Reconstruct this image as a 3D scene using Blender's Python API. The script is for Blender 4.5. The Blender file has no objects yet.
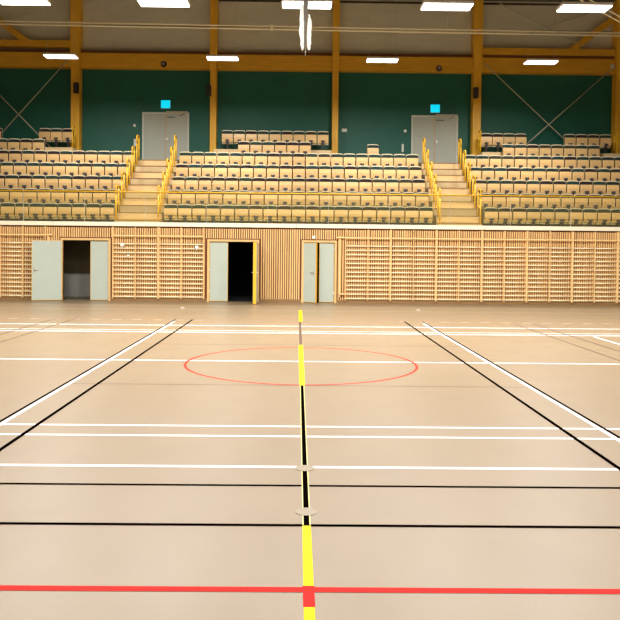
import bpy, bmesh, math, random
from mathutils import Vector, Matrix, Euler
random.seed(7)
C = bpy.context.scene.collection
PI = math.pi

# ------------------------------------------------------------------ materials
def new_mat(name):
    m = bpy.data.materials.new(name); m.use_nodes = True
    return m, m.node_tree, m.node_tree.nodes['Principled BSDF']

def lin(c):
    f = lambda v: v/12.92 if v <= .04045 else ((v+.055)/1.055)**2.4
    return tuple(f(v/255) for v in c) + (1,)

def mat(name, rgb, rough=.5, metal=0, var=.0, scale=8, stretch=(1,1,1), spec=.5, bump=0, detail=4):
    m, t, b = new_mat(name)
    col = lin(rgb)
    b.inputs['Base Color'].default_value = col
    b.inputs['Roughness'].default_value = rough
    b.inputs['Metallic'].default_value = metal
    b.inputs['Specular IOR Level'].default_value = spec
    if var or bump:
        tc = t.nodes.new('ShaderNodeTexCoord'); mp = t.nodes.new('ShaderNodeMapping')
        mp.inputs['Scale'].default_value = stretch
        n = t.nodes.new('ShaderNodeTexNoise'); n.inputs['Scale'].default_value = scale
        n.inputs['Detail'].default_value = detail
        t.links.new(tc.outputs['Object'], mp.inputs['Vector']); t.links.new(mp.outputs[0], n.inputs['Vector'])
        r = t.nodes.new('ShaderNodeValToRGB')
        r.color_ramp.elements[0].position = .3; r.color_ramp.elements[1].position = .7
        r.color_ramp.elements[0].color = tuple(c*(1-var) for c in col[:3])+(1,)
        r.color_ramp.elements[1].color = tuple(min(1,c*(1+var)) for c in col[:3])+(1,)
        t.links.new(n.outputs['Fac'], r.inputs['Fac']); t.links.new(r.outputs[0], b.inputs['Base Color'])
        if bump:
            bp = t.nodes.new('ShaderNodeBump'); bp.inputs['Strength'].default_value = bump
            bp.inputs['Distance'].default_value = .01
            t.links.new(n.outputs['Fac'], bp.inputs['Height']); t.links.new(bp.outputs[0], b.inputs['Normal'])
    return m

def wood(name, rgb, var=.12, along='z', rough=.5, scale=3):
    st = {'z': (8,8,.5), 'x': (.5,8,8), 'y': (8,.5,8)}[along]
    return mat(name, rgb, rough, var=var, scale=scale, stretch=st)

def object_tint(m, amount=.06):
    """small per-object brightness variation, as separate plywood sheets have"""
    t = m.node_tree; b = t.nodes['Principled BSDF']
    oi = t.nodes.new('ShaderNodeObjectInfo'); hs = t.nodes.new('ShaderNodeHueSaturation')
    mr = t.nodes.new('ShaderNodeMapRange'); mr.inputs['To Min'].default_value = 1-amount*2; mr.inputs['To Max'].default_value = 1+amount
    t.links.new(oi.outputs['Random'], mr.inputs['Value']); t.links.new(mr.outputs[0], hs.inputs['Value'])
    l = b.inputs['Base Color'].links
    if l: src = l[0].from_socket; t.links.new(src, hs.inputs['Color'])
    else: hs.inputs['Color'].default_value = b.inputs['Base Color'].default_value
    t.links.new(hs.outputs[0], b.inputs['Base Color'])
    return m

def emis(name, rgb, s):
    m, t, b = new_mat(name)
    b.inputs['Base Color'].default_value = lin(rgb)
    b.inputs['Emission Color'].default_value = lin(rgb); b.inputs['Emission Strength'].default_value = s
    return m

M = {}
M['floor'] = mat('sports_floor_vinyl', (133,113,86), .33, var=.035, scale=2.2, stretch=(1,.6,1), spec=.45)
# fine speckle and faint scuffs on the floor
def floor_detail(m):
    t = m.node_tree; b = t.nodes['Principled BSDF']
    src = b.inputs['Base Color'].links[0].from_socket
    tc = t.nodes.new('ShaderNodeTexCoord')
    n = t.nodes.new('ShaderNodeTexNoise'); n.inputs['Scale'].default_value = 90; n.inputs['Detail'].default_value = 2
    t.links.new(tc.outputs['Object'], n.inputs['Vector'])
    mr = t.nodes.new('ShaderNodeMapRange'); mr.inputs['From Min'].default_value=.3; mr.inputs['From Max'].default_value=.7
    mr.inputs['To Min'].default_value=.95; mr.inputs['To Max'].default_value=1.05
    t.links.new(n.outputs['Fac'], mr.inputs['Value'])
    hs = t.nodes.new('ShaderNodeHueSaturation'); t.links.new(mr.outputs[0], hs.inputs['Value'])
    t.links.new(src, hs.inputs['Color']); t.links.new(hs.outputs[0], b.inputs['Base Color'])
    n2 = t.nodes.new('ShaderNodeTexNoise'); n2.inputs['Scale'].default_value = .8; n2.inputs['Detail'].default_value = 5
    t.links.new(tc.outputs['Object'], n2.inputs['Vector'])
    m2 = t.nodes.new('ShaderNodeMapRange'); m2.inputs['To Min'].default_value=.34; m2.inputs['To Max'].default_value=.46
    t.links.new(n2.outputs['Fac'], m2.inputs['Value']); t.links.new(m2.outputs[0], b.inputs['Roughness'])
floor_detail(M['floor'])
M['line_white'] = mat('white_court_paint', (250,250,250), .4)
M['line_faint'] = mat('worn_cream_court_paint', (190,172,145), .4)
M['line_black'] = mat('black_court_paint', (10,5,4), .8, spec=0)
M['line_brown'] = mat('worn_dark_court_paint', (85,62,48), .4)
M['line_red'] = mat('red_court_paint', (208,20,6), .6, spec=.1)
M['line_red_worn'] = mat('worn_red_court_paint', (205,52,30), .6, spec=.1)
M['line_pink'] = mat('faded_red_court_paint', (160,112,88), .4)
M['line_yellow'] = mat('yellow_court_paint', (232,204,8), .6, spec=.1)
M['line_cream'] = mat('pale_yellow_court_paint', (225,215,130), .4)
M['socket'] = mat('floor_socket_cover', (140,124,98), .4)
M['green'] = mat('dark_green_painted_wall', (22,96,78), .55, var=.06, scale=1.2, bump=.05)
M['greypanel'] = mat('grey_beige_upper_cladding', (222,216,192), .7, var=.05, scale=1.5, stretch=(1,1,3))
M['ceiling'] = mat('pale_grey_roof_deck', (110,106,96), .7, var=.04, scale=2)
M['sidewall'] = mat('light_plywood_hall_wall', (160,150,130), .6, var=.06, scale=2)
M['glulam'] = wood('orange_glulam_timber', (250,184,48), .13, 'z')
M['glulam_x'] = wood('orange_glulam_beam_timber', (232,172,42), .13, 'x')
M['glulam_dark'] = wood('dark_brown_timber', (120,76,30), .1, 'x')  # darker brown for the strip on top of the beams
M['joint'] = mat('dark_joint_gap', (62,50,34), .8)
M['slat'] = wood('pale_pine_slat', (234,190,126), .12, 'z', .5)
M['slatback'] = mat('brown_slat_backing', (112,64,28), .8, var=.1, scale=5)
M['frame'] = wood('pale_pine_frame', (222,180,118), .08, 'z', .5)
M['barwood'] = wood('light_ash_bar_wood', (246,208,144), .08, 'z', .4)
M['rung'] = wood('light_catching_rung_wood', (254,236,196), .06, 'x', .35)  # paler than the uprights: reflected light put into the rung colour
M['skirt'] = wood('brown_skirting_wood', (140,105,62), .1, 'x')
M['ledge'] = mat('cream_painted_ledge', (248,238,208), .45, var=.02, scale=3)
M['doorgrey'] = mat('grey_door_laminate', (178,186,172), .5, var=.02, scale=3)
M['doorgrey2'] = mat('grey_beige_door_laminate', (186,188,172), .5, var=.02, scale=3)
M['dooredge'] = wood('ochre_door_edge', (236,176,42), .06, 'z')
M['doorframe_white'] = mat('pale_grey_door_frame', (214,216,200), .5)
M['chrome'] = mat('brushed_steel', (215,212,200), .3, metal=.8)
M['white'] = mat('white_plastic', (240,238,228), .45)
M['black'] = mat('black_plastic', (18,18,18), .5)
M['darkroom'] = mat('unlit_storeroom_dark', (14,12,12), .95)  # darkness of the unlit rooms put into the wall colour
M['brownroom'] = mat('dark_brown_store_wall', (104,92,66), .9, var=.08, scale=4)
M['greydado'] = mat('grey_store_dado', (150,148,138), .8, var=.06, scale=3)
M['step'] = wood('pale_wood_step', (222,190,138), .03, 'x', .5)
M['tier'] = mat('grey_tier_floor', (128,118,96), .7, var=.06, scale=3)
M['tier_riser'] = mat('brown_grey_tier_riser', (112,92,60), .7, var=.06, scale=3)
M['nosing'] = mat('brown_step_nosing', (150,118,76), .6)
M['riser'] = wood('pale_wood_riser', (205,170,120), .07, 'x')
M['yellow'] = mat('yellow_powder_coated_steel', (244,186,22), .4)
M['ply'] = object_tint(wood('beech_plywood', (233,190,126), .07, 'z', .4))
M['plyedge'] = mat('pale_plywood_edge', (246,228,188), .45)
M['pad_green'] = object_tint(mat('dark_green_upholstery', (28,52,44), .8), .15)
M['pad_black'] = object_tint(mat('black_brown_upholstery', (36,23,22), .8), .15)
M['pad_teal'] = object_tint(mat('dark_teal_upholstery', (22,52,52), .8), .15)
M['pad_olive'] = object_tint(mat('dark_olive_upholstery', (50,48,32), .8), .15)
M['hinge'] = mat('dark_seat_hinge', (52,46,48), .5)
M['hinge_cap'] = mat('slate_seat_hinge', (74,80,92), .4)
M['rodsteel'] = mat('pale_steel_rod', (200,192,165), .5)
M['pipe'] = mat('cream_painted_pipe', (250,240,205), .4)
M['lamp'] = mat('white_lamp_housing', (225,220,215), .5)
M['lampglow'] = emis('lamp_diffuser', (255,250,244), 6)
M['exit'] = emis('cyan_exit_sign_face', (0,205,235), 1.0)
M['strap'] = mat('grey_webbing', (120,110,100), .7)

def fabric():
    m, t, b = new_mat('white_bundled_fabric')
    b.inputs['Base Color'].default_value = (.93,.93,.88,1); b.inputs['Roughness'].default_value = .8
    tr = t.nodes.new('ShaderNodeBsdfTranslucent'); tr.inputs[0].default_value = (.95,.95,.9,1)
    mx = t.nodes.new('ShaderNodeMixShader'); mx.inputs[0].default_value = .45
    out = t.nodes['Material Output']
    t.links.new(b.outputs[0], mx.inputs[1]); t.links.new(tr.outputs[0], mx.inputs[2]); t.links.new(mx.outputs[0], out.inputs[0])
    return m
M['fabric'] = fabric()

def glass():
    m, t, b = new_mat('clear_balustrade_glass')
    tr = t.nodes.new('ShaderNodeBsdfTransparent'); tr.inputs[0].default_value = (1,.995,.9,1)
    gl = t.nodes.new('ShaderNodeBsdfGlossy'); gl.inputs['Roughness'].default_value = .05
    df = t.nodes.new('ShaderNodeBsdfDiffuse'); df.inputs[0].default_value = lin((250,236,170))
    fr = t.nodes.new('ShaderNodeFresnel'); fr.inputs[0].default_value = 1.15
    m1 = t.nodes.new('ShaderNodeMixShader'); m2 = t.nodes.new('ShaderNodeMixShader'); m2.inputs[0].default_value = .025
    out = t.nodes['Material Output']
    t.links.new(fr.outputs[0], m1.inputs[0]); t.links.new(tr.outputs[0], m1.inputs[1]); t.links.new(gl.outputs[0], m1.inputs[2])
    t.links.new(m1.outputs[0], m2.inputs[1]); t.links.new(df.outputs[0], m2.inputs[2]); t.links.new(m2.outputs[0], out.inputs[0])
    return m
M['glass'] = glass()

# ------------------------------------------------------------------ mesh helpers
class MB:
    def __init__(self): self.bm = bmesh.new(); self.mats = []
    def mi(self, key):
        if key not in self.mats: self.mats.append(key)
        return self.mats.index(key)
    def _faces(self, verts, key):
        i = self.mi(key) if key else 0
        fs = set(f for v in verts for f in v.link_faces)
        for f in fs: f.material_index = i
    def box(self, x0,x1,y0,y1,z0,z1, key=None, bevel=0, rot=None, seg=1):
        r = bmesh.ops.create_cube(self.bm, size=1)
        vs = r['verts']
        for v in vs:
            v.co = Vector((x0+(v.co.x+.5)*(x1-x0), y0+(v.co.y+.5)*(y1-y0), z0+(v.co.z+.5)*(z1-z0)))
        if key: self._faces(vs, key)
        if bevel:
            es = list(set(e for v in vs for e in v.link_edges))
            bmesh.ops.bevel(self.bm, geom=es, offset=bevel, segments=seg, affect='EDGES', profile=.5)
        return self
    def cyl(self, p, q, r, key=None, n=8, r2=None, cap=True):
        p = Vector(p); q = Vector(q); d = q-p
        mt = Matrix.Translation((p+q)/2) @ d.to_track_quat('Z','Y').to_matrix().to_4x4()
        res = bmesh.ops.create_cone(self.bm, cap_ends=cap, segments=n, radius1=r, radius2=r if r2 is None else r2, depth=d.length, matrix=mt)
        if key: self._faces(res['verts'], key)
        for f in set(f for v in res['verts'] for f in v.link_faces):
            if len(f.verts) == 4: f.smooth = True
        return self
    def bar(self, p, q, w, h, key=None):
        """square bar from p to q, w across x/y and h in the other way"""
        p = Vector(p); q = Vector(q); d = q-p
        mt = Matrix.Translation((p+q)/2) @ d.to_track_quat('Z','Y').to_matrix().to_4x4() @ Matrix.Diagonal((w,h,d.length,1))
        r = bmesh.ops.create_cube(self.bm, size=1, matrix=mt)
        if key: self._faces(r['verts'], key)
        return self
    def tube(self, pts, r, key=None, n=8):
        """one continuous bent tube"""
        pts = [Vector(p) for p in pts]; rings = []
        for i, p in enumerate(pts):
            a = (pts[i]-pts[i-1]).normalized() if i else (pts[1]-pts[0]).normalized()
            b = (pts[i+1]-pts[i]).normalized() if i < len(pts)-1 else a
            t = (a+b).normalized(); k = 1/max(.5, t.dot(a))
            ref = Vector((1,0,0)) if abs(t.x) < .9 else Vector((0,1,0))
            u = t.cross(ref).normalized(); v = t.cross(u).normalized()
            rings.append([self.bm.verts.new(p + (u*math.cos(2*PI*j/n)*k + v*math.sin(2*PI*j/n))*r) for j in range(n)])
        idx = self.mi(key) if key else 0
        for a, b in zip(rings, rings[1:]):
            for j in range(n):
                f = self.bm.faces.new((a[j], a[(j+1)%n], b[(j+1)%n], b[j])); f.smooth = True; f.material_index = idx
        for ring in (rings[0], rings[-1]):
            self.bm.faces.new(ring).material_index = idx
        return self
    def prism(self, pts, axis, a0, a1, key=None):
        """polygon pts extruded along axis"""
        def mk(p, a):
            if axis == 'y': return Vector((p[0], a, p[1]))
            if axis == 'x': return Vector((a, p[0], p[1]))
            return Vector((p[0], p[1], a))
        A = [self.bm.verts.new(mk(p,a0)) for p in pts]; B = [self.bm.verts.new(mk(p,a1)) for p in pts]
        idx = self.mi(key) if key else 0; n = len(pts)
        fs = [self.bm.faces.new(A), self.bm.faces.new(B[::-1])]
        for i in range(n): fs.append(self.bm.faces.new((A[i], B[i], B[(i+1)%n], A[(i+1)%n])))
        for f in fs: f.material_index = idx
        return self
    def mesh(self, name, key=None):
        bmesh.ops.recalc_face_normals(self.bm, faces=self.bm.faces[:])
        me = bpy.data.meshes.new(name); self.bm.to_mesh(me); self.bm.free()
        for k in (self.mats or [key]): me.materials.append(M[k])
        return me
    def build(self, name, key=None, parent=None, loc=(0,0,0), rot=(0,0,0)):
        o = bpy.data.objects.new(name, self.mesh(name, key)); C.objects.link(o)
        o.location = loc; o.rotation_euler = rot
        if parent: o.parent = parent
        return o

def tag(o, label=None, cat=None, group=None, kind=None):
    if label: o['label'] = label
    if cat: o['category'] = cat
    if group: o['group'] = group
    if kind: o['kind'] = kind
    return o
def empty(name, loc=(0,0,0), rz=0):
    o = bpy.data.objects.new(name, None); C.objects.link(o); o.location = loc; o.rotation_euler = (0,0,rz)
    o.empty_display_size = .1
    return o
kids = {}
def children_of(o, table): return table.get(o.name, [])
def copy_thing(root, parts, loc, rz=0):
    """copy a thing with its parts and sub-parts; parts = [(child, [grandchildren])]"""
    r = root.copy(); C.objects.link(r); r.location = loc; r.rotation_euler = (0,0,rz); out = []
    for ch, gs in parts:
        c = ch.copy(); C.objects.link(c); c.parent = r; out.append(c)
        for g in gs:
            d = g.copy(); C.objects.link(d); d.parent = c
    return r, out
ORD = ['first','second','third','fourth','fifth','sixth','seventh','eighth','ninth','tenth','eleventh','twelfth','thirteenth','fourteenth','fifteenth','sixteenth','seventeenth','eighteenth','nineteenth']

# ------------------------------------------------------------------ key sizes (metres; camera stands at the origin, hall runs along +Y)
EYE = 1.77
YF = 23.6      # slatted front wall of the stand
YB = 31.0      # green back wall
CEIL = 12.42
XW = 20.0; YR = -12.0
F0 = 2.42      # first tier
RISE = .56; TREAD = .8

# ------------------------------------------------------------------ floor with its painted lines
fl = MB()
fl.box(-XW, XW, YR, YF+.2, -.2, 0, 'floor')
def rect(x0,x1,y0,y1,z,key):
    y0 -= .037; y1 -= .037
    b = fl.bm; vs = [b.verts.new((x,y,z)) for x,y in ((x0,y0),(x1,y0),(x1,y1),(x0,y1))]
    f = b.faces.new(vs); f.material_index = fl.mi(key)
Z1,Z2,Z3,Z4 = .0008,.0014,.002,.0026
CX = .05
def trans(y, w, key, x0=-XW+.5, x1=XW-.5, z=Z1): rect(x0,x1,y-w/2,y+w/2,z,key)
def longi(x, w, key, y0, y1, z=Z2): rect(x-w/2,x+w/2,y0,y1,z,key)
# badminton court under the camera's axis
for y in (4.61, 18.0): trans(y,.04,'line_black' if y<10 else 'line_pink',z=Z2)
trans(5.38,.038,'line_black',z=Z2); trans(17.25,.03,'line_pink',-9.5,9.5,Z2)
trans(9.32,.03,'line_brown',CX-3.05,CX+3.05,Z1); trans(13.2,.03,'line_brown',CX-3.05,CX+3.05,Z1)
for s in (-1,1):
    longi(2.64 if s>0 else -2.56,.045,'line_black',2,17.7,Z3)
    longi(3.03 if s>0 else -2.925,.045,'line_white',2,17.3,Z2)
    longi(3.08 if s>0 else -2.975,.035,'line_black',2,17.7,Z3)
for x in (5.24,5.72,-5.42,-5.9): longi(x,.035,'line_brown',3,17.4 if x>0 else 17.9,Z3)
longi(6.16,.05,'line_white',3,14.9,Z2)
for x in (4.82,-4.86): longi(x,.03,'line_pink',17.6,19.8,Z2)
# white cross lines
trans(20.5,.05,'line_faint'); trans(16.4,.07,'line_white'); trans(15.43,.04,'line_white'); trans(15.08,.08,'line_white')
trans(11.3,.05,'line_white'); trans(7.17,.045,'line_white'); trans(6.79,.045,'line_white'); trans(5.84,.05,'line_white')
trans(3.74,.055,'line_red',z=Z3)
for k in range(46):
    x = -11+k*.5
    if abs(x) > 2.2: rect(x,x+.22,17.55,17.62,Z1,'line_faint')
for x in (-3.35, 3.55): rect(x-.05,x+.05,21.0,21.2,Z2,'line_white')
# centre line
cx0 = .074
longi(cx0,.053,'line_cream',4.61,9.32,Z3)
longi(cx0,.038,'line_black',4.61,9.32,Z4)
longi(cx0,.055,'line_yellow',3.74,4.6,Z4); longi(cx0,.06,'line_red',3.555,3.78,Z4+.0004); longi(cx0,.055,'line_yellow',1.5,3.56,Z4)
longi(cx0,.075,'line_yellow',9.32,13.2,Z4); longi(cx0,.05,'line_brown',13.2,17.5,Z4)
longi(cx0+.02,.09,'line_yellow',17.5,20.6,Z4)
# red centre circle
b = fl.bm; N = 96; R = 1.765; w = .022; k = fl.mi('line_red_worn'); rc = (.068, 11.08)
ri = [b.verts.new((rc[0]+(R-w)*math.cos(2*PI*i/N), rc[1]+(R-w)*math.sin(2*PI*i/N), Z2+.0002)) for i in range(N)]
ro = [b.verts.new((rc[0]+(R+w)*math.cos(2*PI*i/N), rc[1]+(R+w)*math.sin(2*PI*i/N), Z2+.0002)) for i in range(N)]
for i in range(N):
    f = b.faces.new((ri[i],ro[i],ro[(i+1)%N],ri[(i+1)%N])); f.material_index = k
me = fl.mesh('floor')
for p in me.polygons:
    if p.normal.z < -.5 and p.center.z > -.01: p.flip()
fo = bpy.data.objects.new('floor', me); C.objects.link(fo); tag(fo, 'beige sports floor with crossing court lines in white, black, red and yellow', kind='structure')
for y, r, lab in ((5.77,.078,'round beige floor socket cover where white line crosses the centre line'),
             (4.81,.072,'round beige floor socket cover between the two black lines on the centre line')):
    o = MB().cyl((0,0,0),(0,0,.0035),r,n=32).build('floor_socket_cover','socket',loc=(cx0,y,0))
    tag(o, lab, 'floor cover')

# ------------------------------------------------------------------ room shell
def struct(mb, name, key=None, label=None):
    return tag(mb.build(name, key), label, kind='structure')
struct(MB().box(-XW-.2,-XW,YR,YB+.2,-.2,CEIL), 'wall_left', 'sidewall')
struct(MB().box(XW,XW+.2,YR,YB+.2,-.2,CEIL), 'wall_right', 'sidewall')
struct(MB().box(-XW-.2,XW+.2,YR-.2,YR,-.2,CEIL), 'wall_rear', 'sidewall')
struct(MB().box(-XW-.2,XW+.2,YR-.2,YB+.2,CEIL,CEIL+.2), 'ceiling', 'ceiling')
ub = MB(); ub.box(-XW,XW,YB,YB+.2,-.2,9.35,'green'); ub.box(-XW,XW,YB-.03,YB+.2,9.35,CEIL,'greypanel')
ub.box(-XW,XW,YB-.045,YB-.03,11.18,11.2,'joint')
struct(ub, 'wall_back', label='back wall, dark green below the timber beam and grey beige above')
struct(MB().box(-3.5,13.3,YB-.09,YB-.031,12.26,12.32), 'trim_1', 'joint')

# slatted front wall
OPEN = [(-7.66,-6.17),(-2.88,-1.33),(.20,1.21)]
DT = 1.97
FT = 2.44
fw = MB()
edges = [-XW] + [e for o_ in OPEN for e in o_] + [XW]
for i in range(0,len(edges),2): fw.box(edges[i],edges[i+1],YF+.03,YF+.13,0,FT,'slatback')
for a,b_ in OPEN: fw.box(a,b_,YF+.03,YF+.13,DT,FT,'slatback')
x = -12.5
while x < 12.6:
    z0 = .1
    for a,b_ in OPEN:
        if a-.12 < x+.02 < b_+.12: z0 = DT+.1
    wd = .037+random.uniform(-.004,.006)
    fw.box(x,x+wd,YF-.012,YF+.03,z0,FT-.05,'slat')
    x += .072
struct(fw,'wall_front',label='lower wall of vertical pale pine slats under the seating')
bb = MB(); last = -XW
for a,b_ in OPEN+[(XW,XW)]:
    bb.box(last,a-.07 if a<XW else a,YF-.03,YF+.03,0,.1,'skirt'); last = b_+.07
struct(bb,'baseboard_front')
lg = MB(); xs = [-13,-7.95,-4.62,-.05,1.45,6.1,13]
for a,b_ in zip(xs,xs[1:]): lg.box(a+.004,b_-.004,YF-.1,YF+.14,FT,2.575,'ledge',bevel=.006)
struct(lg,'trim_2',label='cream painted ledge along the top of the slatted wall')

# ------------------------------------------------------------------ lower doors
def leaf(parent, hinge, width, ang, side, thick=.08, handle=True, name='door_leaf'):
    """side=+1: leaf runs to +x from its hinge when closed; ang opens it towards the hall"""
    e = MB()
    x0,x1 = (0,width) if side>0 else (-width,0)
    e.box(x0,x1,-thick/2,thick/2,.015,DT-.02,'dooredge')
    m = .012
    e.box(x0+m,x1-m,-thick/2-.003,-thick/2+.002,.03,DT-.03,'doorgrey'); e.box(x0+m,x1-m,thick/2-.002,thick/2+.003,.03,DT-.03,'doorgrey')
    o = e.build(name,parent=parent,loc=hinge,rot=(0,0,-ang*side))
    if handle:
        hx = x1-.08 if side>0 else x0+.08
        h = MB()
        for s in (-1,1):
            h.cyl((hx,s*thick/2,1.0),(hx,s*(thick/2+.045),1.0),.014)
            h.box(hx-.02,hx+.02,s*(thick/2)-.005,s*(thick/2)+.005,.9,1.08,)
            h.cyl((hx,s*(thick/2+.045),1.0),(hx-side*.11,s*(thick/2+.045),1.0),.011)
        ho = h.build('door_handle','chrome',parent=o)
    hg = MB(); 
    for z in (.25,1.0,1.7): hg.cyl((0,-thick/2-.006,z),(0,-thick/2-.006,z+.1),.012)
    hg.build('hinge','chrome',parent=o)
    return o
def lower_door(n, a, b_, label):
    d = empty('door_%d'%n, (0,0,0)); tag(d,label,kind='structure')
    f = MB()
    f.box(a-.07,a,YF-.04,YF+.13,0,DT+.07); f.box(b_,b_+.07,YF-.04,YF+.13,0,DT+.07); f.box(a,b_,YF-.04,YF+.13,DT,DT+.07)
    f.build('door_frame','frame',parent=d)
    return d
YH = YF-.02
d1 = lower_door(1,*OPEN[0],'double grey door with its wide leaf swung open flat over the wall bars')
leaf(d1,(OPEN[0][0],YH-.06,0),.93,PI-.27,+1)
leaf(d1,(OPEN[0][1],YH+.08,0),.60,.0,-1,handle=False)
d2 = lower_door(2,*OPEN[1],'double grey door with one leaf open towards the hall showing a dark unlit room')
leaf(d2,(OPEN[1][0],YH+.08,0),.60,.0,+1,handle=False)
leaf(d2,(OPEN[1][1]-.01,YH-.05,0),.93,PI/2-.0,-1,thick=.1)
d3 = lower_door(3,*OPEN[2],'narrow double grey door standing slightly ajar below the white box')
leaf(d3,(OPEN[2][0]+.01,YH+.03,0),.47,.52,+1,handle=True)
leaf(d3,(OPEN[2][1]-.01,YH+.08,0),.49,.02,-1,handle=False)
# rooms behind the openings
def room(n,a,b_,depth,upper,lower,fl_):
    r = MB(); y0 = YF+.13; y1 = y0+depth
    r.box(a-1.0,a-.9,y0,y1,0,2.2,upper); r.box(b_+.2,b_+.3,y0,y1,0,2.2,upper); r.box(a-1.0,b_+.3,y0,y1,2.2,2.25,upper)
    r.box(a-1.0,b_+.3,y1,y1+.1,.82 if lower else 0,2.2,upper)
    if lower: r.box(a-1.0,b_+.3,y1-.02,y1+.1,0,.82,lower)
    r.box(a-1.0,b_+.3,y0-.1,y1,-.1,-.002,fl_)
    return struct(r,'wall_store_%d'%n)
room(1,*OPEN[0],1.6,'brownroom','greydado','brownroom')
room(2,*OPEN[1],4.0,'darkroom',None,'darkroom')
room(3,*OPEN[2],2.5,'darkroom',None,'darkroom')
bx = MB().box(-.05,.05,-.03,0,-.05,.05,bevel=.01).build('emergency_light_box','white',loc=(.53,YF-.013,2.14))
tag(bx,'small white square box on the slats above narrow grey door','wall box')

# ------------------------------------------------------------------ wall bars
def make_bars():
    root = empty('wall_bars'); parts = []
    W = 1.47; dx = .7295
    upm = MB().box(-.0125,.0125,-.06,.045,0,2.33,bevel=.005).mesh('upright','barwood')
    rm = MB().cyl((-dx/2+.002,0,0),(dx/2-.002,0,0),.018,n=10).mesh('rung','rung')
    top = MB().box(-dx/2,dx/2,-.09,-.05,-.02,.02,bevel=.006).mesh('top_rung','barwood')
    for i in range(3):
        o = bpy.data.objects.new('upright',upm); C.objects.link(o); o.parent = root; o.location = (.014+i*dx,0,.08); parts.append((o,[]))
    for i in range(2):
        for k in range(13):
            o = bpy.data.objects.new('rung',rm); C.objects.link(o); o.parent = root; o.location = (.014+dx*(i+.5),-.02,.15+k*.143); parts.append((o,[]))
        o = bpy.data.objects.new('top_rung',top); C.objects.link(o); o.parent = root; o.location = (.014+dx*(i+.5),0,2.13); parts.append((o,[]))
    return root, parts
wb, wbp = make_bars()
BX = [(-11.16,'wall bars cut off by the left photo edge'),
      (-9.68,'double bay of wall bars partly behind the open door leaf at far left'),
      (-6.03,'double bay of wall bars right beside the leftmost doorway'),
      (-4.535,'double bay of wall bars just left of the black doorway')] 
lab3 = ['double bay of wall bars nearest the narrow double door','second double bay of wall bars right of the narrow door',
        'third double bay of wall bars right of the narrow door','fourth double bay of wall bars right of the narrow door',
        'fifth double bay of wall bars right of the narrow door','rightmost double bay of wall bars wholly in the photo',
        'wall bars cut off by the right photo edge']
BX += [(1.555+1.487*i, lab3[i]) for i in range(7)]
for i,(x,l) in enumerate(BX):
    o = wb if i==0 else copy_thing(wb,wbp,(x,YF-.06,0))[0]
    o.location = (x,YF-.06,0); tag(o,'pale wooden '+l,'wall bars','wall bars along the slatted wall')
for x,l in ((1.38,'narrow wooden end bracket at the left end of the long wall bars'),(-8.13,'narrow wooden end bracket behind the open door at the left wall bars')):
    r = empty('bar_bracket',(x,YF-.02,0)); tag(r,l,'bracket')
    MB().box(-.02,.02,-.05,.005,.2,2.17,bevel=.004).build('upright','barwood',r)
    MB().box(-.1,.16,-.09,-.05,2.12,2.16).build('top_arm','barwood',r); MB().box(-.02,.16,-.09,-.05,.28,.32).build('bottom_arm','barwood',r)
for x,z,r_,l in ((-5.7,1.83,.06,'white round holder hanging on the bars near the leftmost doorway'),
            (-3.28,1.77,.06,'white round holder hanging on the bars near the black doorway'),
            (-5.5,1.48,.035,'small white hook on the bars right of the leftmost doorway')):
    h = MB(); h.cyl((0,0,0),(0,-.03,0),r_,n=16); h.cyl((0,-.03,0),(0,-.07,0),r_*.5,n=12,r2=r_*.6); h.cyl((0,-.05,-.01),(0,-.05,-r_*1.6),.012)
    tag(h.build('bar_holder','white',loc=(x,YF-.125,z)),l,'hook')

# ------------------------------------------------------------------ grandstand
Y1 = 25.45
def tier_y(n): return Y1+TREAD*(n-1)       # back of tier n (riser to n+1)
gs = empty('grandstand'); tag(gs,'stepped grandstand of grey tiers with pale wood risers above the slatted wall','grandstand')
t = MB(); XA = 19.9
aisles = [(-6.42,-4.72),(4.82,6.46)]
for n in range(1,7):
    y0 = YF+.14 if n==1 else tier_y(n-1); y1 = tier_y(n) if n<6 else YB-.005
    z = F0+RISE*(n-1)
    t.box(-XA,XA,y0,y1,z-.12,z,'tier')
    if n>1:
        for xa,xb in ((-XA,aisles[0][0]+.05),(aisles[0][1]-.05,aisles[1][0]+.05),(aisles[1][1]-.05,XA)): t.box(xa,xb,y0-.03,y0,z-RISE,z,'tier_riser')
t.build('tier',parent=gs)
for a,b_ in ((-19.8,-9.17),(-3.45,1.35),(7.5,19.8)):
    p = MB(); zz = F0+RISE*6
    p.box(a,b_,tier_y(6),YB-.005,F0+RISE*5+.001,zz); p.build('upper_platform','step',parent=gs)
for a,b_ in aisles:
    s = MB()
    for k in range(1,11):
        y0 = 25.03+.4*(k-1); z = F0+.28*k
        y1 = y0+.4 if k<10 else 28.7
        s.box(a+.06,b_-.06,y0,y1,max(z-.6,F0+.001),z,'step'); s.box(a+.06,b_-.06,y0-.012,y0+.05,z-.03,z+.003,'nosing')
    s.build('aisle_stairs',parent=gs)

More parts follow.
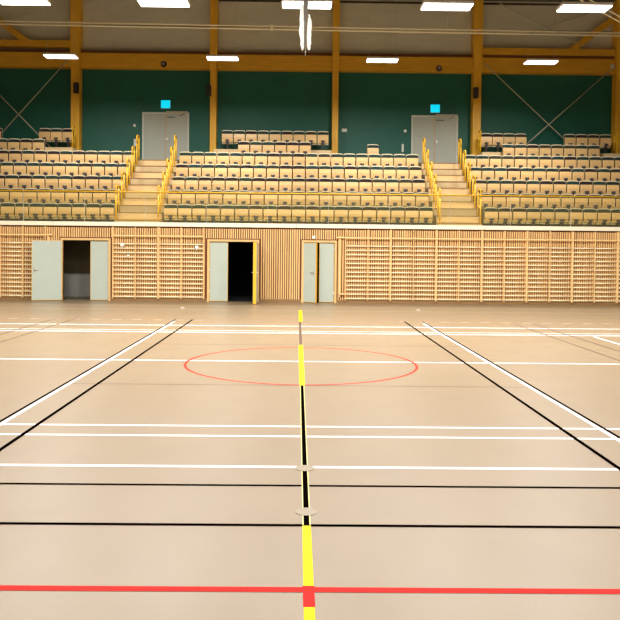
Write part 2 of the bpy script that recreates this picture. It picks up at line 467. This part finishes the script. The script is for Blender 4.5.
# ------------------------------------------------------------------ tip-up seats
def seat_meshes():
    W = .455
    # back shell: plywood with arched top, slightly leaning back
    def arch(w, z0, z1, rise, n=8):
        pts = [(-w/2,z0),(w/2,z0)]
        for i in range(n+1):
            a = i/n; xx = w/2-w*a; zz = z1 - rise*(2*a-1)**4*1.0
            pts.append((xx,zz))
        return pts
    sh = MB().prism(arch(W,.30,.835,.03),'y',.035,.06)
    sh.prism(arch(W,.832-.02,.86,.03),'y',.0,.075)
    back = sh.mesh('backrest','plyedge')
    pd = MB().prism(arch(W-.012,.42,.82,.025),'y',-.005,.034).mesh
    pads = {}
    for kx in ('pad_green','pad_black','pad_teal','pad_olive'):
        pads[kx] = MB().prism(arch(W-.008,.42,.822,.025),'y',-.045,.034).mesh('pad',kx)
    # folded seat: plywood underside facing the hall, rounded corners, slightly curved
    st = MB(); st.box(-W/2,W/2,-.075,-.045,.36,.70,bevel=.014,seg=2)
    bmesh.ops.bisect_plane(st.bm, geom=st.bm.verts[:]+st.bm.edges[:]+st.bm.faces[:], plane_co=(0,0,.56), plane_no=(0,0,1))
    for v in st.bm.verts:
        if abs(v.co.z-.56)<.01: v.co.y -= .012
    seat = st.mesh('seat','ply')
    hg = MB(); hg.cyl((-.07,-.09,.43),(.07,-.09,.43),.038,'hinge',n=12); hg.box(-.035,.035,-.1,.0,.29,.43,'hinge',bevel=.008)
    hg.cyl((0,-.14,.41),(0,-.085,.41),.03,'hinge_cap',n=12); hg.box(-.05,.05,-.08,.02,.22,.36,'hinge')
    hg.box(-.02,.02,-.05,.1,.0,.29,'hinge'); hg.box(-.06,.06,-.06,.12,0,.02,'hinge')
    hinge = hg.mesh('hinge_bracket')
    return back,pads,seat,hinge
back,pads,seatm,hinge = seat_meshes()
proto = empty('tip_up_seat'); tag(proto,'','seat')
def mkpart(n,me):
    o = bpy.data.objects.new(n,me); C.objects.link(o); o.parent = proto; return (o,[])
pparts = [mkpart('backrest',back),mkpart('pad',pads['pad_green']),mkpart('seat',seatm),mkpart('hinge_bracket',hinge)]
P = .4945
padkeys = ['pad_green','pad_black','pad_black','pad_olive','pad_green','pad_teal']
first = True
rown = ['front','second','third','fourth','fifth','sixth','top']
PADW = {'pad_green':'dark green','pad_black':'black','pad_teal':'teal','pad_olive':'olive'}
PW2 = dict(PADW)
def put_seat(x, n, label, dz=0):
    global first
    y = 25.2+TREAD*(n-1); z = F0+RISE*(n-1)+dz
    key = random.choice(padkeys)
    if n == 1 and key == 'pad_black' and random.random()<.4: key = 'pad_teal'
    if first:
        r, ps = proto, [p[0] for p in pparts]; r.location = (x,y,z); first = False
        ps[1].data = pads[key]
    else:
        r, ps = copy_thing(proto, pparts, (x,y,z)); ps[1].data = pads[key]
    tag(r,label,'seat','tip-up seats of the grandstand')
    return r
XM0 = -4.68
for n in range(1,6):
    for i in range(19):
        where = 'in the middle' if i==9 else ('%s from left aisle in'%ORD[i] if i<9 else '%s from right aisle in'%ORD[18-i])
        lab = ('folded plywood seat exactly midway along %s row of centre block'%rown[n-1]) if i==9 else \
              'folded plywood seat, %s %s row of centre block'%(where,rown[n-1])
        put_seat(XM0+P*(i+.5), n, lab)
    for i in range(12):
        x = -6.38-P*(i+.5)
        if (x+.2)*721/(25.2+TREAD*(n-1)) > -300:
            put_seat(x, n, 'folded plywood seat, %s from aisle in %s row of left block'%(ORD[i],rown[n-1]))
    for i in range(14):
        x = 6.5+P*(i+.5)
        if (x-.2)*721/(25.2+TREAD*(n-1)) < 328:
            put_seat(x, n, 'folded plywood seat, %s from aisle in %s row of right block'%(ORD[i],rown[n-1]))
for i in range(6): put_seat(-2.46+P*(i+.5),6,'folded plywood seat, %s from left in sixth row, centre block'%ORD[i])
put_seat(3.0,6,'lone folded plywood seat standing above fifth row against green wall',-.07)
for i in range(9): put_seat(-3.2+P*(i+.5),7,'folded plywood seat, %s from left in top row, centre block'%ORD[i])
for i in range(5): put_seat(-10.21-P*(i+.5),6,'folded plywood seat, %s from right in sixth row, left block'%ORD[i])
for i in range(3): put_seat(-9.29-P*(i+.5)*.97,7,'folded plywood seat, %s from right in top row, left block'%ORD[i])
put_seat(-12.5,7,'folded plywood seat in top row cut off by left photo edge')
for i in range(8): put_seat(8.23+P*(i+.5),6,'folded plywood seat, %s from left in sixth row, right block'%ORD[i])
for i in range(4): put_seat(7.55+.477*(i+.5),7,'folded plywood seat, %s right of timber column, top row of right block'%ORD[i])
for i in range(4): put_seat(11.02+P*(i+.5),7,'folded plywood seat, %s right of cross rods, top row of right block'%ORD[i])
for x0,x1,n,l in ((-3.2,-2.5,6,'dark steel support rail under leftmost top row seats of centre block'),):
    pass

# ------------------------------------------------------------------ yellow stair handrails
def make_rail():
    root = empty('stair_handrail')
    r = .027
    ps = []
    m = MB().tube([(0,0,0),(0,0,.94)],r,n=8).mesh('post','yellow')
    for y,z,h in ((-.15,0,0),(.22,.28,0)):
        o = bpy.data.objects.new('post',m); C.objects.link(o); o.parent = root; o.location = (0,y,z); ps.append((o,[]))
    o = MB().tube([(0,-.15,.93),(0,-.15,1.18),(0,-.12,1.24),(0,-.06,1.27),(0,.13,1.27),(0,.19,1.25),(0,.22,1.2)],r).build('handrail','yellow',root); ps.append((o,[]))
    o = MB().tube([(0,-.15,.62),(0,.22,.72)],r*.8).build('middle_rail','yellow',root); ps.append((o,[]))
    return root, ps
hr, hrp = make_rail(); fr = True
for x,side in ((-6.33,'left side of left aisle'),(-4.86,'right side of left aisle'),(4.95,'left side of right aisle'),(6.37,'right side of right aisle')):
    for n in range(1,6):
        z = F0+RISE*(n-1)+.22; y = 25.05+TREAD*(n-1)+.25
        loc = (x,y,z)
        if fr: o = hr; o.location = loc; fr = False
        else: o = copy_thing(hr,hrp,loc)[0]
        tag(o,'yellow handrail loop at %s row on %s'%(rown[n-1],side),'handrail','yellow handrails along the aisle stairs')
for x,l in ((-9.24,'yellow rail post loop beside column at top row end of left block'),(7.47,'yellow rail post loop beside column at top row start of right block'),(13.1,'yellow rail post loop at the right end of the top row')):
    o = copy_thing(hr,hrp,(x,29.75,5.23 if False else F0+RISE*6))[0]
    o.scale = (1,.8,.72); tag(o,l,'handrail','yellow guard rails at the top row')

# ------------------------------------------------------------------ front balustrade
bl = empty('glass_balustrade',(0,YF+.02,2.575)); tag(bl,'long yellow handrail over clear glass panels along the front ledge','balustrade')
MB().cyl((-12.9,0,.99),(12.9,0,.99),.022,n=10).build('handrail','yellow',bl)
pm = MB().box(-.985,.985,-.006,.006,.03,.97).mesh('glass_panel','glass')
sm = MB().box(-.012,.012,-.012,.012,0,.97).mesh('glass_clamp','chrome')
for k in range(-6,7):
    o = bpy.data.objects.new('glass_panel',pm); C.objects.link(o); o.parent = bl; o.location = (k*1.99,0,0)
for k in range(-6,6):
    o = MB().box(-.004,.004,-.012,.012,0,.97).build('joint_strip','rodsteel',bl,(k*1.99+.995,0,0)) if k==-6 else None
    if k==-6: js = o
    else:
        o = js.copy(); C.objects.link(o); o.location = (k*1.99+.995,0,0)

# ------------------------------------------------------------------ timber columns, beams, braces
cols = [(-14.45,.40,'orange timber column beyond the left photo edge'),(-9.42,.36,'leftmost orange timber column, standing beside the left top seats'),(-3.62,.27,'slim orange timber column between left exit door and top centre seats'),
        (1.53,.26,'slim orange timber column just right of the top centre seats'),(7.52,.345,'thick orange timber column right of the right exit door'),(13.55,.32,'orange timber column at the right photo edge')]
for x,w,l in cols:
    zb = F0+RISE*5
    if x<-9 or x>7 : zb = F0+RISE*6
    if -3.6<x<1.35 : zb = F0+RISE*6
    if abs(x)==9.42 : zb = F0+RISE*6
    r = empty('timber_column',(x,YB-.25,zb)); tag(r,l,'column','timber columns of the back wall')
    MB().box(-w/2,w/2,-.22,.19,0,9.3-zb,bevel=.01).build('lower_post','glulam',r)
    MB().box(-w/2*1.1,w/2*1.1,-.28,.19,9.3-zb,CEIL-.002-zb,bevel=.01).build('upper_post','glulam',r)
bn = ['far left','left','middle left','middle right','right','far right']
cx_ = [c for c in cols]
blab = ['timber beam left of the leftmost column above the rod cross','timber beam over the left exit door between two columns','timber beam over the top centre seats','timber beam over the right exit door','timber beam over the rod cross at the right']
for i in range(5):
    a = cols[i][0]+cols[i][1]*.55+.003; b_ = cols[i+1][0]-cols[i+1][1]*.55-.003
    r = empty('timber_beam',((a+b_)/2,YB-.2,9.3)); tag(r,'horizontal orange '+blab[i],'beam','horizontal beams of the back wall')
    h = (b_-a)/2
    MB().box(-h,h,-.2,.16,.0,.62,bevel=.01).build('beam','glulam_x',r)
    MB().box(-h,h,-.12,.16,.621,.76).build('cap_plate','glulam_dark',r)
for a,b_,zz,l,dg in ((-14.2,-9.64,10.17,'slim timber rail above the far left beam with a rising brace',((-11.4,10.3),(-14.0,12.2))),
                (7.74,13.36,10.08,'slim timber rail above the right beam with a rising brace',((11.4,10.2),(13.25,11.6)))):
    r = empty('timber_brace',((a+b_)/2,YB-.3,zz)); tag(r,l,'brace')
    h = (b_-a)/2; c0 = (a+b_)/2
    MB().box(-h,h,-.15,.15,-.02,.25,bevel=.01).build('rail','glulam_x',r)
    (xa,za),(xb,zb) = dg
    MB().bar((xa-c0,0,za-zz),(xb-c0,0,zb-zz),.25,.26).build('diagonal','glulam_x',r)
# steel rod crosses
def rods(name,label,segs,plate):
    r = empty(name,(segs[0][0][0],YB-.44,segs[0][0][1])); tag(r,label,'bracing')
    ox,oz = segs[0][0]
    for (xa,za),(xb,zb) in segs:
        MB().cyl((xa-ox,0,za-oz),(xb-ox,0,zb-oz),.022,n=6).build('rod','rodsteel',r)
    for x,z in plate: MB().box(x-ox-.07,x-ox+.07,-.02,.06,z-oz-.1,z-oz+.1,bevel=.01).build('anchor_plate','doorframe_white',r)
rods('rod_cross','pale steel rod cross in front of the green wall at far left',[((-9.72,9.62),(-13.1,5.83)),((-14.1,9.62),(-10.35,5.83))],[])
rods('rod_cross','pale steel rod cross in front of the green wall at the right',[((7.8,9.66),(12.0,5.83)),((13.33,9.6),(9.15,5.83))],[(13.25,9.6)])
o = rods('ceiling_rod_cross','faint thin steel rods crossing the grey upper wall at right',[((8.4,12.2),(11.9,10.5)),((13.2,12.2),(9.6,10.9))],[]) 
rods('ceiling_rod_cross','faint thin steel rods crossing the grey upper wall at left',[((-10.3,12.3),(-12.6,10.8))],[])

# ------------------------------------------------------------------ upper doors, exit signs, fittings
LZ = F0+RISE*5+.001
def upper_door(n,cx,label):
    d = empty('door_%d'%n,(cx,YB,LZ)); tag(d,label,kind='structure')
    w = .93; h = 2.22
    f = MB(); f.box(-w-.07,-w,-.06,0,0,h+.08); f.box(w,w+.07,-.06,0,0,h+.08); f.box(-w,w,-.06,0,h,h+.08); f.build('door_frame','doorframe_white',d)
    for s in (-1,1):
        x0,x1 = (-w+.005,-.005) if s<0 else (.005,w-.005)
        l = MB().box(x0,x1,-.045,-.005,.01,h-.005,bevel=.004).build('door_leaf','doorgrey2',d)
        if s>0:
            k = MB().cyl((.0+.07,-.045,1.16),(.07,-.10,1.16),.025,n=12); k.cyl((.07,-.10,1.16),(.07,-.12,1.16),.065,n=16)
            k.build('door_knob','chrome',l)
            MB().box(.05,.40,-.06,-.045,h-.14,h-.11).build('door_vent_slot','black',l)
    MB().box(.02,w+.02,-.13,-.06,h+.03,h+.12,bevel=.01).build('door_closer','rodsteel',d)
    MB().bar((.6,-.1,h-.08),(.85,-.1,h+.05),.03,.02).build('closer_arm','hinge_cap',d)
    MB().box(-.02,.02,-.052,-.045,.02,h-.02).build('centre_strip','riser',d)
    return d
upper_door(4,-5.69,'grey double exit door with pale frame at the top of left aisle')
upper_door(5,5.82,'grey double exit door with pale frame at the top of right aisle')
for x,z,l in ((-5.69,7.86,'glowing cyan exit sign above the left exit door'),(5.82,7.81,'glowing cyan exit sign above the right exit door')):
    r = empty('exit_sign',(x,YB,z)); tag(r,l,'exit sign')
    MB().box(-.2,.2,-.09,-.001,-.17,.17,bevel=.015).build('housing','white',r)
    MB().box(-.195,.195,-.1,-.088,-.165,.165,bevel=.004).build('sign_face','exit',r)
for x,z,w,h,l in ((-7.02,6.95,.06,.06,'small round white switch left of the left exit door, upper one'),(-7.0,6.22,.05,.16,'small white wall switch left of the left exit door, lower one'),
                  (1.95,6.85,.11,.07,'small white box on green wall beside slim centre column'),(4.56,6.85,.06,.06,'small white round switch left of the right exit door, upper one'),
                  (4.46,6.12,.045,.17,'tall white wall switch left of the right exit door, lower one')):
    b2 = MB()
    if w==h: b2.cyl((0,0,0),(0,-.04,0),w,n=16)
    else: b2.box(-w,w,-.04,0,-h,h,bevel=.01)
    tag(b2.build('wall_switch','white',loc=(x,YB-.0005,z)),l,'switch')
for x,z,l in ((-5.72,9.48,'small round detector on the beam over left exit door'),(5.9,9.44,'small round detector on the beam over right exit door')):
    r = empty('detector',(x,YB-.4,z)); tag(r,l,'detector')
    MB().cyl((0,0,0),(0,-.08,0),.13,n=16,r2=.1).build('base','hinge',r); MB().cyl((0,-.08,0),(0,-.13,0),.07,n=16,r2=.03).build('lens','chrome',r)
for x,z,l in ((-9.35,8.4,'black loudspeaker on the leftmost timber column'),(-3.80,8.35,'black loudspeaker on the slim column right of left exit door'),(7.44,8.4,'black loudspeaker on the thick column right of the right exit door')):
    r = empty('wall_speaker',(x,YB-.472,z)); tag(r,l,'loudspeaker','column loudspeakers')
    MB().box(-.1,.1,-.16,0,-.22,.22,bevel=.015).build('cabinet','black',r); MB().box(-.085,.085,-.17,-.158,-.2,.2,bevel=.005).build('grille','hinge',r)

# ------------------------------------------------------------------ lamps
def make_lamp():
    root = empty('ceiling_lamp'); ps = []
    o = MB().box(-.595,.595,-.31,.31,.02,.09,bevel=.012).build('housing','lamp',root); ps.append((o,[]))
    o = MB().box(-.575,.575,-.29,.29,.0,.019).build('diffuser','lampglow',root); ps.append((o,[]))
    return root, ps
lp, lpp = make_lamp(); fr = True
LPOW = 210
def put_lamp(x,y,z,label,group,pw=LPOW,spread=150):
    global fr
    if fr: r = lp; r.location = (x,y,z); fr = False
    else: r = copy_thing(lp,lpp,(x,y,z))[0]
    tag(r,label,'lamp',group)
    w = MB()
    for s in (-1,1): w.cyl((s*.5,0,.09),(s*.5,0,CEIL-z),.005,n=5)
    w.build('suspension_wire','rodsteel',r)
    d = bpy.data.lights.new('lamp_light','AREA'); d.shape = 'RECTANGLE'; d.size = 1.14; d.size_y = .58; d.energy = pw
    d.color = (1,.98,.95); d.spread = math.radians(spread)
    lo = bpy.data.objects.new('lamp_light',d); C.objects.link(lo); lo.parent = r; lo.location = (0,0,-.012)
    return r
fl_l = ['leftmost lamp of the far row, in front of the leftmost column','second lamp from left of the far row, before the slim column','third lamp from left of the far row, right of the slim centre column','rightmost lamp of the far row, over the rod cross']
for x,l in zip((-8.34,-2.69,2.9,8.48),fl_l): put_lamp(x,25.4,8.37,'glowing white '+l,'lamps above the seating',LPOW*1.45,172).scale = (.93,.72,1)
nr = ['leftmost lamp of the near row, cut by the photo top','second lamp from left of the near row at the top','lamp of the near row behind the white hanging curtain strips','fourth lamp from left of the near row','rightmost lamp of the near row, in the upper right corner']
for i,(x,l) in enumerate(zip((-6.09,-3.0,.15,3.24,6.28),nr)): put_lamp(x,16.0,7.12,'glowing white '+l,'lamps above the court',LPOW*2.1,180)
for y,kk in ((10.5,.8),(5,.42),(-.5,.35),(-6,.35)):
    for x in (-12.3,-9.2,-6.1,-3,.17,3.28,6.36,9.4,12.4):
        put_lamp(x,y,7.14,'glowing white lamp over the court, out of frame','court lamps behind the photo frame',LPOW*kk*1.1,180)
for x in (-12.3,-9.2,9.4,12.4): put_lamp(x,16,7.14,'glowing white lamp beside the near row, out of frame','court lamps behind the photo frame')

# ------------------------------------------------------------------ suspended pipes and hanging curtain strips
r = empty('suspended_pipes',(0,22.05,8.5)); tag(r,'pair of pale parallel pipes hung across the hall below the ceiling','pipes')
for dz in (-.045,.045): MB().cyl((-12,-.22,-.03+dz),(12,.22,-.05+dz),.024,n=8).build('pipe','pipe',r)
for x in (-4.05,4.5,-10.5,10.5): MB().cyl((x,.018*x,.02),(x,.018*x,CEIL-8.5),.008,n=6).build('hanger','rodsteel',r)
MB().box(-.9,-.8,-.05,.02,-.12,.05,bevel=.01).build('coupling','pipe',r)
r = empty('diagonal_pipes',(7.0,18.0,8.0)); tag(r,'pair of pale sloping pipes in the upper right corner','pipes')
for dz in (0,.13): MB().cyl((-1.4,0,.76+dz),(2.6,0,-1.4+dz),.018,n=8).build('pipe','pipe',r)
for xx in (-1.2,2.4): MB().cyl((xx,0,-.54*xx+.0),(xx,0,CEIL-8.0),.008,n=6).build('hanger','rodsteel',r)

r = empty('hanging_curtain_strips',(.112,14,5.6)); tag(r,'two white bundled fabric strips hanging with a grey strap before lamp','curtain')
s_ = MB(); s_.prism([(-.018,.05),(.018,.05),(.055,1.2),(.06,CEIL-5.6),(-.06,CEIL-5.6),(-.055,1.2)],'y',-.02,.02); s_.build('strap','strap',r)
MB().cyl((0,0,-.12),(0,0,.1),.005,n=5).build('cord','rodsteel',r)
for s in (-1,1):
    m = MB(); N = 16; prev = None; H = .93 if s<0 else .68; rings = []
    for i in range(N+1):
        tt = i/N; z = .0+tt*H
        cxs = s*(.06 + .015*math.sin(tt*3)) + (.01*random.uniform(-1,1))
        rad = (.012 if i in (0,) else .038*math.sin(PI*min(1,.12+tt*.8))**.5 + random.uniform(-.005,.005))
        if tt > .9: rad *= .5
        rings.append([m.bm.verts.new((cxs+rad*math.cos(2*PI*j/10)*(1+.18*(j%2)), rad*1.5*math.sin(2*PI*j/10)*(1+.18*(j%2)), z)) for j in range(10)])
    for a,b_ in zip(rings,rings[1:]):
        for j in range(10): m.bm.faces.new((a[j],a[(j+1)%10],b_[(j+1)%10],b_[j]))
    m.bm.faces.new(rings[0]); m.bm.faces.new(rings[-1])
    m.build('fabric_strip','fabric',r)

# ------------------------------------------------------------------ world, camera, view
w = bpy.data.worlds.new('World'); bpy.context.scene.world = w; w.use_nodes = True
w.node_tree.nodes['Background'].inputs[0].default_value = (.8,.75,.65,1); w.node_tree.nodes['Background'].inputs[1].default_value = .02

F = 721.0
cam = bpy.data.cameras.new('camera'); co = bpy.data.objects.new('camera',cam); C.objects.link(co)
cam.sensor_width = 36; cam.sensor_fit = 'HORIZONTAL'; cam.lens = F/620*36
pitch = math.atan(15/F); yaw = math.atan(6.2/F); cam.shift_x = 6.25/620; roll = math.radians(.57)
cam.shift_y = -46.5/620
co.location = (0,0,EYE)
co.matrix_world = Matrix.Translation((0,0,EYE)) @ Matrix.Rotation(-yaw,4,'Z') @ Matrix.Rotation(PI/2-pitch,4,'X') @ Matrix.Rotation(roll,4,'Z')
cam.clip_end = 200
S = bpy.context.scene; S.camera = co
S.view_settings.view_transform = 'Standard'; S.view_settings.look = 'None'; S.view_settings.gamma = 1
S.view_settings.exposure = 0.0
S.view_settings.use_curve_mapping = False
